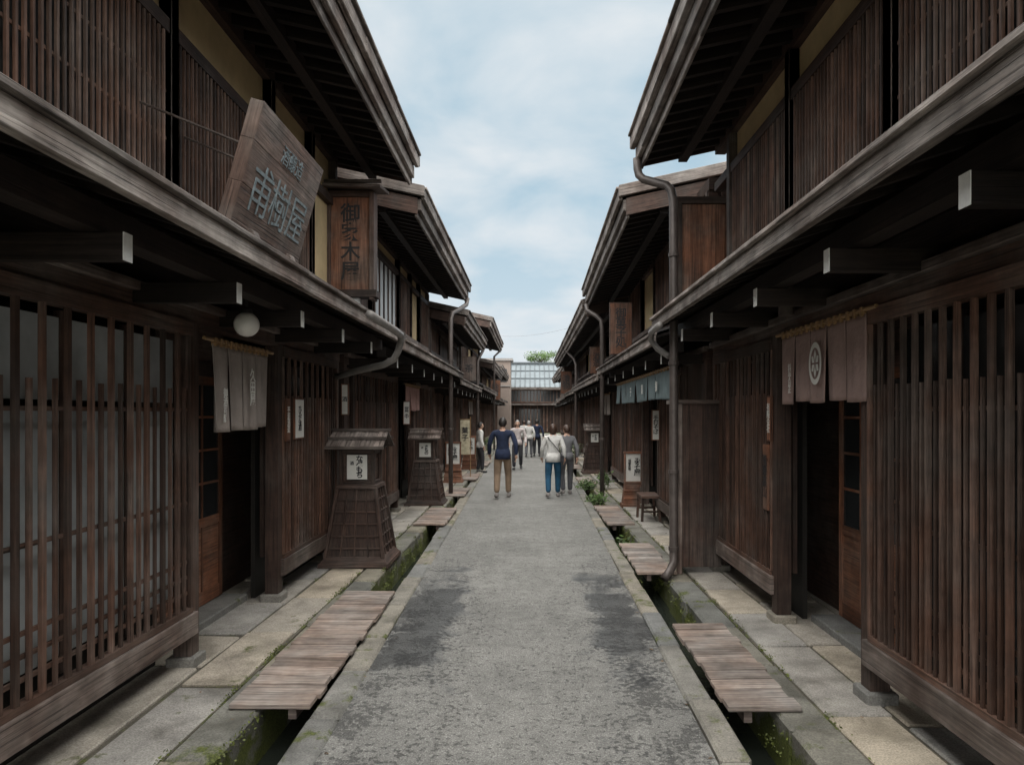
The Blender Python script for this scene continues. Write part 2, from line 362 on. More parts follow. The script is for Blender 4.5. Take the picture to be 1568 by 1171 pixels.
# ------------------------------------------------------------------ townhouse
def house(s, y0, y1, F, le, zle, ue, zue, bays, ubays, roofy0=None, roofy1=None, dropfar=0.0, slope=0.22,
          lsp=.19, whites=None, name='wooden_townhouse', gsp=.058):
    e = empty(name)
    D, G, U, W, P, WE, BK, GL, RF, ST, SF, RL, RD, CU, SH = [MB(s) for _ in range(15)]
    ry0 = roofy0 if roofy0 is not None else y0-.1
    ry1 = roofy1 if roofy1 is not None else y1+.1
    zt = lambda a: zue + .05 + (a-ue)*slope
    rdg = F+4.5; H2 = zt(rdg)
    prof = [(F+.62,.04),(F+.62,2.72),(F+.10,2.72),(F+.10,zt(F+.10)-.02),(rdg,H2-.02),(F+9,zt(F+.1)-.02),(F+9,.04)]
    D.prism(prof, y0+.03, y1-.03)
    a = F+.12
    while a < F+3.2:
        w = R.uniform(.16, .24); D.hexa([(a,y0,.05),(a+w-.006,y0,.05),(a+w-.006,y0+.028,.05),(a,y0+.028,.05),
              (a,y0,zt(a)-.03),(a+w-.006,y0,zt(a+w)-.03),(a+w-.006,y0+.028,zt(a+w)-.03),(a,y0+.028,zt(a)-.03)]); a += w
    for yy in (y0+.031, y1-.09): D.box(F+.02, F+.62, yy, yy+.055, .05, 2.72)
    D.box(F-.05, F+.09, y0+.02, y1-.02, 2.50, 2.62)
    RL.box(F-.10, F+.06, y0+.02, y1-.02, 2.60, 2.66)
    SF.box(F+.0, F+.12, y0+.02, y1-.02, 2.665, 2.90)
    D.box(F+.1, F+.61, y0+.1, y1-.1, 2.62, 2.70)
    posts = sorted(set([b[0] for b in bays] + [b[1] for b in bays]))
    for p in posts:
        D.box(F-.062, F+.062, p-.06, p+.06, .11, 2.5)
        ST.box(F-.1, F+.1, p-.1, p+.1, .03, .115)
    for bay in bays:
        ya, yb, kind = bay[:3]; ya += .06; yb -= .06
        back = bay[3] if len(bay) > 3 else 'dark'
        if kind == 'grille':
            fx = F-.06
            RL.box(fx-.035, fx+.05, ya-.05, yb+.05, .27, .43)
            G.box(fx-.02, fx+.04, ya, yb, .432, .47)
            G.box(fx-.02, fx+.05, ya, yb, 2.40, 2.498)
            n = max(2, round((yb-ya)/lsp)); sp = (yb-ya)/n
            for i in range(n+1):
                yy = ya + i*sp; j = R.uniform(-.003, .003)
                G.box(fx-.014+j, fx+.010+j, yy-.015, yy+.015, .47, 2.40)
                if i < n:
                    ym = yy+sp/2; hw = .011 if lsp > .15 else .008
                    G.box(fx-.010+j, fx+.008, ym-hw, ym+hw, .47, 2.02+R.uniform(-.006,.006))
            for z in (.56, .67, .78, 1.2, 1.86): G.box(fx+.012, fx+.026, ya, yb, z, z+.024)
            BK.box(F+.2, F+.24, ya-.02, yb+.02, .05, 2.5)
            k = max(1, round((yb-ya)/.62)); w = (yb-ya)/k
            tgt = CU if back == 'curtain' else GL
            cx = F+.05 if back == 'curtain' else F+.12
            for i in range(k):
                tgt.box(cx, cx+.01, ya+i*w+.03, ya+(i+1)*w-.03, .55, 1.86)
                tgt.box(cx, cx+.01, ya+i*w+.03, ya+(i+1)*w-.03, 1.92, 2.36)
                D.box(cx-.008, cx+.03, ya+i*w-.028, ya+i*w+.028, .45, 2.4)
        elif kind == 'door':
            dx = F+.44
            ST.box(F+.25, F+.62, ya-.05, yb+.05, .035, .11)
            D.box(dx-.01, dx+.08, ya-.05, yb+.05, 2.18, 2.30)
            D.box(dx+.02, dx+.06, ya, yb, 2.30, 2.62)
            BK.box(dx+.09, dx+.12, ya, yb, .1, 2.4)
            k = 2; w = (yb-ya)/k
            for i in range(k):
                a_, b_ = ya+i*w+.005, ya+(i+1)*w-.005; off = .03*i
                for (p, q) in ((a_, a_+.06), (b_-.06, b_)): RD.box(dx+off, dx+.028+off, p, q, .12, 2.18)
                for (p, q) in ((.12, .24), (.82, .90), (2.1, 2.178)): RD.box(dx+.001+off, dx+.027+off, a_+.06, b_-.06, p, q)
                RD.box(dx+.012+off, dx+.02+off, a_+.06, b_-.06, .24, .82)
                GL.box(dx+.013+off, dx+.018+off, a_+.06, b_-.06, .9, 2.1)
                RD.box(dx+.004+off, dx+.024+off, (a_+b_)/2-.012, (a_+b_)/2+.012, .24, 2.1)
                for z in (1.2, 1.5, 1.8): RD.box(dx+.006+off, dx+.022+off, a_+.06, b_-.06, z, z+.022)
        elif kind == 'wall':
            y = ya
            while y < yb-.01:
                w = min(R.uniform(.14, .22), yb-y); D.box(F-.01, F+.03, y+.002, y+w-.003, .28, 2.5); y += w
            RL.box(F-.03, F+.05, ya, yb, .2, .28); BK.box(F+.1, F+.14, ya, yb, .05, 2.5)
    lz1 = zle + (F+.08-le)*.30
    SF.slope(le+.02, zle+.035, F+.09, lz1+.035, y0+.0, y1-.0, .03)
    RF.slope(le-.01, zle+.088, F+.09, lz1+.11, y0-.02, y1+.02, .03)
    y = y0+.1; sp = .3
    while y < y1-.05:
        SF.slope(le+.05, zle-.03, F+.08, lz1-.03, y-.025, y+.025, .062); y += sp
    y = y0-.03
    while y < y1+.03:
        y2 = min(y+R.uniform(2.6, 3.6), y1+.03); d_ = R.uniform(-.004,.004)
        WE.box(le-.028+d_, le+.02, y, y2-.004, zle-.045, zle+.062)
        WE.box(le-.055+d_, le+.03, y, y2-.003, zle+.064, zle+.098); y = y2
    pa = le+.30
    SF.box(pa-.06, pa+.06, y0, y1, zle-.13, zle-.005)
    y = (whites if whites is not None else y0+.6)
    while y < y1-.15:
        SF.box(le+.145, F+.0, y-.032, y+.032, zle-.255, zle-.135)
        W.box(le+.139, le+.143, y-.034, y+.034, zle-.258, zle-.133); y += 1.17
    zb = 3.42; zT = 4.42 if zue > 4.4 else min(4.42, zt(F)-.28); ztop = zt(F)
    zmid = zT
    RL.box(F-.05, F+.09, y0+.02, y1-.02, zb-.10, zb-.015)
    D.box(F+.03, F+.095, y0+.02, y1-.02, lz1-.1, zb-.10)
    D.box(F-.035, F+.085, y0+.02, y1-.02, zmid+.002, zmid+.1)
    D.box(F-.03, F+.09, y0+.02, y1-.02, ztop-.14, ztop-.0)
    for ub in ubays:
        ya, yb, kind = ub
        for p in (ya, yb): RL.box(F-.048, F+.08, p-.05, p+.05, zb-.012, ztop-.14)
        ya += .05; yb -= .05
        if zmid+.1 < ztop-.16: P.box(F+.04, F+.06, ya, yb, zmid+.1, ztop-.14)
        if kind == 'lattice':
            n = max(2, round((yb-ya)/gsp)); sp = (yb-ya)/n
            for i in range(1, n):
                yy = ya+i*sp; U.box(F-.030, F-.014, yy-.009, yy+.009, zb-.01, zmid)
            for z in (zb+.28, zb+.6): U.box(F-.012, F+.0, ya, yb, z, z+.02)
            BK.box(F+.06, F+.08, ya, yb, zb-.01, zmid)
            k = max(1, round((yb-ya)/.8)); w = (yb-ya)/k
            for i in range(1, k): D.box(F+.02, F+.058, ya+i*w-.03, ya+i*w+.03, zb, zmid)
        elif kind == 'plaster':
            P.box(F+.03, F+.05, ya, yb, zb-.01, zmid)
        elif kind == 'shoji':
            SH.box(F+.03, F+.045, ya, yb, zb-.01, zmid)
            k = max(2, round((yb-ya)/.36)); w = (yb-ya)/k
            for i in range(0, k+1): D.box(F+.008, F+.028, ya+i*w-.02, ya+i*w+.02, zb, zmid)
        else:
            y = ya
            while y < yb-.01:
                w = min(R.uniform(.14, .2), yb-y); D.box(F+.02, F+.05, y+.002, y+w-.003, zb-.01, zmid); y += w
    def zz(y): return -dropfar*(y-ry0)/(ry1-ry0)
    def slp(B, a0, z0, a1, z1, ya, yb, h):
        B.hexa([(a0,ya,z0+zz(ya)),(a1,ya,z1+zz(ya)),(a1,yb,z1+zz(yb)),(a0,yb,z0+zz(yb)),
                (a0,ya,z0+h+zz(ya)),(a1,ya,z1+h+zz(ya)),(a1,yb,z1+h+zz(yb)),(a0,yb,z0+h+zz(yb))])
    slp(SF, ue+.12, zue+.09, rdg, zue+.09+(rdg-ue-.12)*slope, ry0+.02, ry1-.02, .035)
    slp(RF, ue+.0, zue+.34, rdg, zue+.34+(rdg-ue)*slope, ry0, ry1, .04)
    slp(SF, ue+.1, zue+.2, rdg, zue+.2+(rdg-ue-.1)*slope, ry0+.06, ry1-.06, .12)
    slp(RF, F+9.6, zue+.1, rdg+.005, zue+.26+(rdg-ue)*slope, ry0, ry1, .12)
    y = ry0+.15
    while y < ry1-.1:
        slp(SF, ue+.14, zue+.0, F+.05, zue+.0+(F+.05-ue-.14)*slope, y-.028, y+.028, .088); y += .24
    for (a0, z0, z1, th) in ((ue+.115, zue-.03, zue+.09, .03), (ue+.06, zue+.06, zue+.21, .05), (ue-.0, zue+.2, zue+.345, .055), (ue-.03, zue+.348, zue+.378, .09)):
        y = ry0-.01
        while y < ry1:
            y2 = min(y+R.uniform(1.8, 2.8), ry1+.01); d_ = R.uniform(-.005,.005)
            slp(WE, a0+d_, z0, a0+th, z0, y, y2-.004, z1-z0); y = y2
    a_ = ue+.55
    slp(SF, a_, zue-.08+(a_-ue)*slope, a_+.1, zue-.08+(a_-ue)*slope, ry0+.03, ry1-.03, .1)
    for yy, o in ((ry0, -1), (ry1, 1)):
        y_a, y_b = sorted((yy+o*.004, yy+o*.034)); y_c, y_d = sorted((yy+o*.036, yy+o*.07))
        slp(D, ue+.10, zue-.0, rdg, zue-.0+(rdg-ue-.1)*slope, y_a, y_b, .22)
        slp(WE, ue+.0, zue+.23, rdg, zue+.23+(rdg-ue)*slope, min(y_a,y_c), max(y_b,y_d), .15)
    for B, nm, mt, bv in ((D,'timber_frame','dark',0),(G,'lattice','grille',0),(U,'upper_lattice','upgrille',0),(W,'bracket_ends','whitewash',0),
        (P,'plaster_panels','plaster',0),(WE,'eave_boards','weather',.006 if y0 < 12 else 0),(BK,'dark_room_backing','darkin',0),(GL,'glass','glass',0),(RF,'roof','roof',0),
        (ST,'footing_stones','kerb',.01),(SF,'soffit','soffit',0),(RL,'rails','rail',.005 if y0 < 12 else 0),(RD,'sliding_door','red',0),(CU,'curtains','curtain',0),(SH,'paper_screens','shoji',0)):
        B.build(nm, M[mt], e, bevel=bv)
    return e

L1 = house(-1, -4, 8.75, 2.48, 1.65, 2.78, 1.45, 4.85,
      [(-4,-1.3,'grille','curtain'),(-1.3,1.3,'grille','curtain'),(1.3,4.94,'grille','curtain'),(4.94,6.63,'door'),(6.63,8.6,'grille')],
      [(-3.9,-1,'lattice'),(-1,1.9,'lattice'),(1.9,4.7,'lattice'),(4.7,6.5,'lattice'),(6.5,7.7,'lattice'),(7.7,8.6,'plaster')],
      roofy1=8.95, whites=-.48+.02)
L2 = house(-1, 9.0, 16.7, 2.5, 1.66, 2.72, 1.45, 4.58,
      [(9.05,9.5,'wall'),(9.5,12.6,'grille'),(12.6,14.4,'door'),(14.4,16.65,'grille')],
      [(9.1,10.7,'wall'),(10.7,12.9,'shoji'),(12.9,14.2,'lattice'),(14.2,15.3,'plaster'),(15.3,16.6,'lattice')], roofy0=9.45, roofy1=16.7, whites=9.3)
L3 = house(-1, 16.85, 23.6, 2.5, 1.7, 2.6, 1.5, 3.98,
      [(16.9,19,'grille'),(19,20.8,'door'),(20.8,23.5,'grille')], [(16.95,18.6,'lattice'),(18.6,21.0,'wall'),(21.0,23.5,'shoji')])
L4 = house(-1, 23.8, 32.8, 2.45, 1.6, 2.7, 1.3, 4.78,
      [(23.9,26,'grille'),(26,28,'door'),(28,32.7,'grille')], [(23.9,26.5,'lattice'),(26.5,28.5,'plaster'),(28.5,32.7,'lattice')])
L5 = house(-1, 33, 43, 2.6, 1.75, 2.6, 1.7, 3.95,
      [(33.1,36,'grille'),(36,38,'door'),(38,42.9,'grille')], [(33.1,36,'plaster'),(36,40,'lattice'),(40,42.9,'plaster')])
L6 = house(-1, 43.2, 57, 2.8, 1.9, 2.7, 1.75, 4.5,
      [(43.3,48,'grille'),(48,50,'door'),(50,56.9,'grille')], [(43.3,47,'plaster'),(47,52,'lattice'),(52,56.9,'plaster')])
R1 = house(1, -4, 8.0, 2.18, 1.45, 2.86, 1.17, 4.72,
      [(-3.9,-1.5,'grille'),(-1.5,.6,'grille'),(.6,4.33,'grille'),(4.33,5.95,'door'),(5.95,7.9,'grille')],
      [(-3.9,-1,'lattice'),(-1,2.4,'lattice'),(2.4,4.1,'lattice'),(4.1,5.7,'lattice'),(5.7,7.4,'lattice')],
      roofy1=8.0, lsp=.125, whites=.17)
R2 = house(1, 8.3, 15.1, 2.2, 1.5, 2.72, 1.15, 4.42,
      [(8.4,9.6,'wall'),(9.6,11.5,'grille'),(11.5,13.1,'door'),(13.1,15.0,'grille')],
      [(8.4,10.0,'wall'),(10.0,12.0,'lattice'),(12.0,13.4,'plaster'),(13.4,15.0,'lattice')], roofy0=8.95, roofy1=15.1, dropfar=.22, whites=8.6)
R3 = house(1, 15.3, 24, 2.2, 1.5, 2.62, 1.15, 3.98,
      [(15.4,18,'grille'),(18,20,'door'),(20,23.9,'grille')], [(15.4,18,'lattice'),(18,19.4,'plaster'),(19.4,23.9,'lattice')])
R4 = house(1, 24.2, 34, 2.25, 1.55, 2.6, 1.2, 4.1,
      [(24.3,28,'grille'),(28,30,'door'),(30,33.9,'grille')], [(24.3,27,'plaster'),(27,31,'lattice'),(31,33.9,'wall')])
R5 = house(1, 34.2, 44, 2.4, 1.7, 2.6, 1.6, 3.9,
      [(34.3,38,'grille'),(38,40,'door'),(40,43.9,'grille')], [(34.3,37,'plaster'),(37,41,'lattice'),(41,43.9,'plaster')])
R6 = house(1, 44.2, 57, 2.6, 1.9, 2.6, 1.8, 4.3,
      [(44.3,50,'grille'),(50,52,'door'),(52,56.9,'grille')], [(44.3,48,'wall'),(48,53,'lattice'),(53,56.9,'plaster')])

# ------------------------------------------------------------------ end-of-street house
M['bluemetal'] = plain('blue_grey_metal_roof', (0.14, 0.165, 0.18), 0.7, 0.15, 1.5, metal=0.0, bs=0)
M['seam'] = plain('roof_seams', (0.07, 0.083, 0.092), 0.7, 0.15, 1.5, metal=0.0, bs=0)
e = empty('metal_roofed_house')
B = MB(); B.box(-10, 10, 62.6, 70, 0, 4.3); B.build('walls', M['dark'], e)
zr = 6.45
B = MB(); B.hexa([(-10.5,61.9,4.05),(10.5,61.9,4.05),(10.5,66.5,zr),(-10.5,66.5,zr),(-10.5,61.9,4.17),(10.5,61.9,4.17),(10.5,66.5,zr+.12),(-10.5,66.5,zr+.12)])
B.hexa([(-10.5,66.5,zr),(10.5,66.5,zr),(10.5,71,4.05),(-10.5,71,4.05),(-10.5,66.5,zr+.12),(10.5,66.5,zr+.12),(10.5,71,4.17),(-10.5,71,4.17)])
B.build('roof', M['bluemetal'], e)
B = MB(); x = -10.4
while x < 10.4:
    B.hexa([(x,61.9,4.175),(x+.06,61.9,4.175),(x+.06,66.5,zr+.125),(x,66.5,zr+.125),(x,61.9,4.25),(x+.06,61.9,4.25),(x+.06,66.5,zr+.2),(x,66.5,zr+.2)]); x += .45
for t in (.33, .66): B.box(-10.4, 10.4, 61.9+4.6*t, 61.98+4.6*t, 4.19+(zr-4.05)*t, 4.29+(zr-4.05)*t)
B.box(-10.3, 10.3, 66.3, 66.7, zr+.12, zr+.3)
B.build('seams', M['seam'], e)
B = MB(); B.box(-10.4, 10.4, 61.6, 62.6, 2.55, 2.68); B.box(-10.5,10.5,61.86,61.9,3.95,4.17)
B.build('lower_eave', M['weather'], e)
B = MB(); GG = MB(); x = -9.6
while x < 9.5:
    B.box(x, x+.06, 62.52, 62.59, 2.9, 3.9); B.box(x, x+.08, 62.5, 62.59, 0.1, 2.5)
    x += .3
B.box(-10, 10, 62.45, 62.6, 2.75, 2.88); B.box(-10, 10, 62.45, 62.6, 3.88, 3.98)
B.build('lattice', M['upgrille'], e)
GG.box(-9.8, 9.8, 62.56, 62.598, 2.9, 3.88); GG.box(-1.0, 1.0, 62.56, 62.598, .5, 2.2); GG.build('glass', M['glass'], e)
e = empty('rendered_building')
M['render'] = plain('tan_render', (0.22, 0.175, 0.15), 0.85, 0.1, 1.5)
B = MB(); B.box(-8, -1.7, 58.6, 61.3, 0, 6.3); B.build('walls', M['render'], e)
B = MB(); B.box(-8.2, -1.5, 58.4, 61.5, 6.3, 6.5); B.box(-8.1,-1.6,58.5,58.6,4.1,4.2); B.build('parapet', M['pipegrey'], e)
B = MB()
for x in (-7,-5,-3): B.box(x, x+1, 58.57, 58.61, 4.5, 5.6)
B.build('windows', M['glass'], e)
def tree(x, y, z, zt_, rad):
    e = empty('broadleaf_tree', (0,0,0)); T = MB()
    T.tube([(x,y,z),(x+.1,y,z+(zt_-z)*.35),(x,y+.1,z+(zt_-z)*.6),(x,y,zt_-rad*.6)], [.22,.17,.12,.05], 8)
    cl = []
    for i in range(16):
        a = R.random()*6.28; rr = rad*R.uniform(.3,.95); zz = zt_-rad*R.uniform(.15,1.9)
        c = (x+rr*math.cos(a), y+rr*math.sin(a), zz); cl.append(c)
        T.tube([(x,y,zz-.7),((x+c[0])/2,(y+c[1])/2,zz-.3),c],[.06,.04,.015],6)
    T.build('trunk', M['bark'], e, smooth=True)
    Lf = MB()
    for c in cl:
        rc = rad*R.uniform(.28,.5); tn = R.random()
        for i in range(170):
            d = Vector((R.gauss(0,1),R.gauss(0,1),R.gauss(0,1))).normalized()*rc*R.random()**.4
            p = Vector(c)+Vector((d.x,d.y,d.z*.7)); u = Vector((R.gauss(0,1),R.gauss(0,1),R.gauss(0,1))).normalized(); w = u.orthogonal().normalized()
            s_ = R.uniform(.05,.11); Lf.quad([p-u*s_,p+w*s_*.6,p+u*s_,p-w*s_*.6], min(1,max(0,tn*.6+.4*(d.z/rc*.5+.5))))
    Lf.build('crown', M['leaf'], e, recalc=False)
tree(1.1, 74, 0, 8.5, 1.7); tree(-2.6, 80, 0, 7.6, 1.5); tree(3.9, 78, 0, 7.8, 1.6)

# ------------------------------------------------------------------ downspouts
def pipe(pts, r, mat='pipe', straps=()):
    e = empty('downspout'); B = MB(); B.tube(pts, r, 12); B.build('pipe', M[mat], e, smooth=True)
    B = MB()
    for (x, y, z) in straps: B.tube([(x,y,z-.02),(x,y,z+.02)], r*1.25, 12)
    B.build('collars', M[mat], e)
pipe([(1.23,7.9,4.78),(1.235,7.9,4.66),(1.25,7.88,4.58),(1.30,7.85,4.52),(1.46,7.75,4.44),(1.53,7.69,4.40),(1.575,7.65,4.33),(1.59,7.62,4.2),(1.59,7.6,3.2),(1.59,7.6,.32),(1.585,7.58,.2),(1.53,7.5,.12),(1.45,7.42,.06)], .047, 'pipe',
     [(1.59,7.6,z) for z in (3.6,2.4,1.2,.35)])
pipe([(-1.5,16.4,4.58),(-1.52,16.3,4.42),(-1.62,15.6,4.2),(-1.72,15.1,4.05),(-1.74,15.0,3.9),(-1.74,15.0,.1)], .05, 'pipe', [(-1.74,15,3),(-1.74,15,1.5)])
pipe([(1.22,14.9,4.2),(1.24,14.8,4.05),(1.4,14.6,3.92),(1.5,14.5,3.8),(1.52,14.5,3.6),(1.52,14.5,.1)], .047, 'pipe', [(1.52,14.5,2.6),(1.52,14.5,1.3)])
pipe([(-1.50,6.4,2.77),(-1.50,7.6,2.76),(-1.50,7.95,2.75),(-1.52,8.06,2.70),(-1.56,8.1,2.58),(-1.62,8.12,2.48),(-1.75,8.15,2.42),(-2.1,8.3,2.36),(-2.4,8.5,2.3)], .04, 'pipegrey', ())
pipe([(1.40,7.4,2.80),(1.40,7.95,2.78),(1.42,8.05,2.70),(1.50,8.06,2.6),(1.6,7.9,2.5)], .035, 'pipegrey', ())
pipe([(-1.6,23.4,4.0),(-1.7,23.3,3.8),(-1.78,23.2,3.6),(-1.78,23.2,.1)], .05)
pipe([(1.25,23.8,4.0),(1.5,23.5,3.7),(1.56,23.4,3.5),(1.56,23.4,.1)], .05)
pipe([(-1.4,32.4,4.8),(-1.7,32.3,4.5),(-1.7,32.3,.1)], .05)

# ------------------------------------------------------------------ big carved signboard on the left pent roof
e = empty('carved_signboard')
n_ = Vector((0.68, 0, -0.19)).normalized(); up = Vector((0.19, 0, .68)).normalized(); yv = Vector((0,1,0))
Mx = Matrix(((yv.x, up.x, n_.x, -1.655),(yv.y, up.y, n_.y, 4.585),(yv.z, up.z, n_.z, 3.31),(0,0,0,1)))
B = MB(); w2, h2 = .575, .375
cuts = [-h2, -h2+.26, -h2+.52, h2]
for i in range(3):
    l0, l1 = R.uniform(-.010,.010), R.uniform(-.010,.010)
    q = [(-w2+l0,cuts[i]+.001),(w2+l1,cuts[i]+.001),(w2+l1*.6,cuts[i+1]),(-w2+l0*.5,cuts[i+1])]
    B.hexa([Mx @ Vector((p[0],p[1],-.085)) for p in q] + [Mx @ Vector((p[0],p[1],R.uniform(-.002,.0))) for p in q], .45+.08*i)
B.build('slab', M['signwood'], e, bevel=.003)
B = MB()
for yy in (4.25, 4.9): B.hexa([(-1.86,yy,2.88),(-1.68,yy,2.88),(-1.68,yy+.09,2.88),(-1.86,yy+.09,2.88),(-1.86,yy,3.02),(-1.72,yy,2.985),(-1.72,yy+.09,2.985),(-1.86,yy+.09,3.02)])
for yy in (4.3, 4.85): B.tube([(-1.72,yy,3.5),(-2.45,yy,3.8)], .010, 6)
B.build('supports', M['rail'], e, bevel=.004)
text('甫', .33, Mx @ Matrix.Translation((-.31,-.11,.002)), M['carve'], e, bold=-.004, ext=.002); text('樹', .33, Mx @ Matrix.Translation((.0,-.11,.002)), M['carve'], e, bold=-.004, ext=.002)
text('屋', .33, Mx @ Matrix.Translation((.33,-.11,.002)), M['carve'], e, bold=-.004, ext=.002)
text('酒醸造', .13, Mx @ Matrix.Translation((.02,.21,.002)), M['carve'], e, bold=-.004, ext=.002)

e = empty('vertical_shop_sign')
B = MB(); B.box(-2.47,-1.99,8.5,8.62,3.38,4.52); B.build('panel', M['red'], e)
B = MB(); B.box(-2.53,-2.47,8.46,8.66,3.25,4.58); B.box(-1.99,-1.93,8.46,8.66,3.25,4.58); B.box(-2.55,-1.9,8.45,8.67,3.28,3.37); B.box(-2.5,-1.95,8.47,8.65,4.52,4.60)
B.build('frame', M['dark'], e, bevel=.004)
B = MB(); B.hexa([(-2.62,8.3,4.6),(-1.82,8.3,4.58),(-1.82,8.85,4.66),(-2.62,8.85,4.68),(-2.62,8.3,4.64),(-1.82,8.3,4.62),(-1.82,8.85,4.7),(-2.62,8.85,4.72)])
B.box(-2.62,-1.82,8.36,8.4,4.66,4.7); B.build('cap', M['rail'], e, bevel=.004)
B = MB(); B.box(-2.33,-2.13,8.53,8.6,2.95,3.28); B.build('foot', M['whitewash'], e)
text('御家木屋', .25, TM((-2.23,8.497,3.95),'cam'), M['ink'], e, vert=True, space=.95)

e = empty('cedar_wing_wall'); B = MB(); a = 1.78
while a < 2.34:
    w = R.uniform(.10,.17); B.box(a, min(a+w-.004,2.4), 8.06, 8.09, 2.98, 4.3); a += w
B.build('boards', M['red'], e)
B = MB(); B.box(1.72,1.78,8.03,8.14,2.9,4.36); B.box(1.70,2.4,8.02,8.15,4.302,4.38); B.box(1.78,2.4,8.035,8.09,2.9,2.98); B.build('frame', M['dark'], e)

e = empty('timber_screen'); B = MB(); a = 1.66
for w in (.13,.15,.12,.09): B.box(a, a+w-.003, 7.70, 7.735, .12, 1.95); a += w
for z in (.2,1.0,1.8): B.box(1.66, 2.13, 7.736, 7.77, z, z+.06)
B.box(1.662,1.69,7.736,8.2,.12,1.95)
B.build('planks', M['dark'], e)
B = MB(); B.box(1.63,2.16,7.66,8.22,1.952,1.995); B.box(1.64,1.70,7.66,7.698,.05,1.95); B.build('cap', M['rail'], e, bevel=.004)

# ------------------------------------------------------------------ noren curtains
def noren(s, a, y0, y1, z0, z1, n, mat, labels=(), lmat=None, seed=0, amp=1.0):
    e = empty('noren_curtain'); rnd = random.Random(seed)
    B = MB(s); w = (y1-y0)/n
    for i in range(n):
        ya, yb = y0+i*w+.004, y0+(i+1)*w-.004; nu, nv = 12, 14; k = len(B.v); ph = rnd.random()*6; am = rnd.uniform(.012,.028)*amp; sk = rnd.uniform(-.02,.02)*amp
        zb = z0 + rnd.uniform(-.012,.012)
        for v in range(nv+1):
            t = v/nv
            for u in range(nu+1):
                q = u/nu
                x = a + am*math.sin(q*7+ph)*(t**.8) + .010*amp*math.sin(q*16+ph*2)*t*.7 + sk*t
                yy = ya + (yb-ya)*(q + (0.5-q)*.08*t) + sk*t*.5
                B.v.append((x*s, yy, z1-(z1-zb)*t - .004*math.sin(q*math.pi)*t))
        for v in range(nv):
            for u in range(nu):
                B.f.append([k+v*(nu+1)+u, k+v*(nu+1)+u+1, k+(v+1)*(nu+1)+u+1, k+(v+1)*(nu+1)+u]); B.uv.append([(0,0)]*4); B.t.append(.5)
    ob = B.build('cloth', mat, e, smooth=True, recalc=False); md = ob.modifiers.new('t','SOLIDIFY'); md.thickness = .003; md.offset = 0
    B = MB(s); B.tube([(a,y0-.12,z1+.03),(a,(y0+y1)/2,z1+.022),(a,y1+.12,z1+.032)], .014, 8)
    m_ = n*3
    for i in range(m_):
        yy = y0 + (i+.5)*(y1-y0)/m_; B.box(a-.018, a+.018, yy-.014, yy+.014, z1-.012, z1+.046)
    B.build('rod', M['bamboo'], e)
    for (txt, yy, zc, sz) in labels:
        text(txt, sz, TM((s*(a-.034*amp), yy, zc), 'east' if s < 0 else 'west'), lmat, e, vert=True, space=.9, ext=.001)
    return e
c1 = cloth('noren_cloth_taupe', (0.30, 0.258, 0.235)); c2 = cloth('noren_cloth_rose', (0.31, 0.215, 0.192)); c3 = cloth('noren_cloth_blue', (0.15, 0.195, 0.205)); c4 = cloth('noren_cloth_pink', (0.48, 0.29, 0.265))
noren(-1, 2.30, 4.95, 6.0, 1.72, 2.35, 4, c1, [('久田屋', 5.6, 2.05, .11), ('御酒司醸', 5.1, 1.9, .07)], M['paper'], seed=2)
e = noren(1, 2.10, 4.28, 5.72, 1.93, 2.47, 5, c2, [('料亭角正', 5.5, 2.12, .065)], M['paper'], seed=4, amp=.6)
B = MB(); cy, cz = 5.0, 2.21
for i in range(36):
    a0, a1 = i*math.pi/18, (i+1)*math.pi/18
    B.quad([(2.076,cy+.110*math.cos(a0),cz+.155*math.sin(a0)),(2.076,cy+.110*math.cos(a1),cz+.155*math.sin(a1)),(2.076,cy+.080*math.cos(a1),cz+.115*math.sin(a1)),(2.076,cy+.080*math.cos(a0),cz+.115*math.sin(a0))])
for (a0, a1) in [(i*math.pi/3+.1,(i+1)*math.pi/3-.1) for i in range(6)]:
    am = (a0+a1)/2
    B.quad([(2.076,cy+.010*math.cos(am),cz+.012*math.sin(am)),(2.076,cy+.052*math.cos(a0),cz+.072*math.sin(a0)),(2.076,cy+.072*math.cos(am),cz+.103*math.sin(am)),(2.076,cy+.052*math.cos(a1),cz+.072*math.sin(a1))])
B.build('crest', M['paper'], e, recalc=False)
noren(-1, 2.32, 12.75, 14.35, 1.9, 2.36, 4, c4, [], seed=5)
noren(1, 1.76, 8.45, 13.9, 2.03, 2.40, 9, c3, [('御', 9.4, 2.2, .16), ('菓', 10.6, 2.2, .16), ('子', 11.8, 2.2, .16)], M['paper'], seed=6)
noren(1, 2.1, 18.1, 19.9, 1.8, 2.35, 4, c1, [], seed=8)
noren(-1, 2.35, 26.1, 27.9, 1.8, 2.3, 4, c1, [], seed=9)

gx, gy, gz = -2.09, 5.05, 2.50
e = empty('globe_lamp'); bpy.ops.mesh.primitive_uv_sphere_add(segments=32, ring_count=20, radius=.09, location=(gx,gy,gz)); o_ = bpy.context.object
o_.name = 'globe'; bpy.ops.object.shade_smooth(); o_.data.materials.append(M['opal']); o_.parent = e
B = MB(); B.tube([(gx,gy,gz+.08),(gx,gy,gz+.11),(gx,gy,gz+.13),(gx,gy,gz+.42)],[.045,.04,.012,.010],12); B.build('fitting', M['black'], e)
e = empty('wall_lamp'); B = MB(); B.tube([(1.98,5.3,2.60),(1.98,5.3,2.82)], .06, 14); B.build('shade', M['pipe'], e)

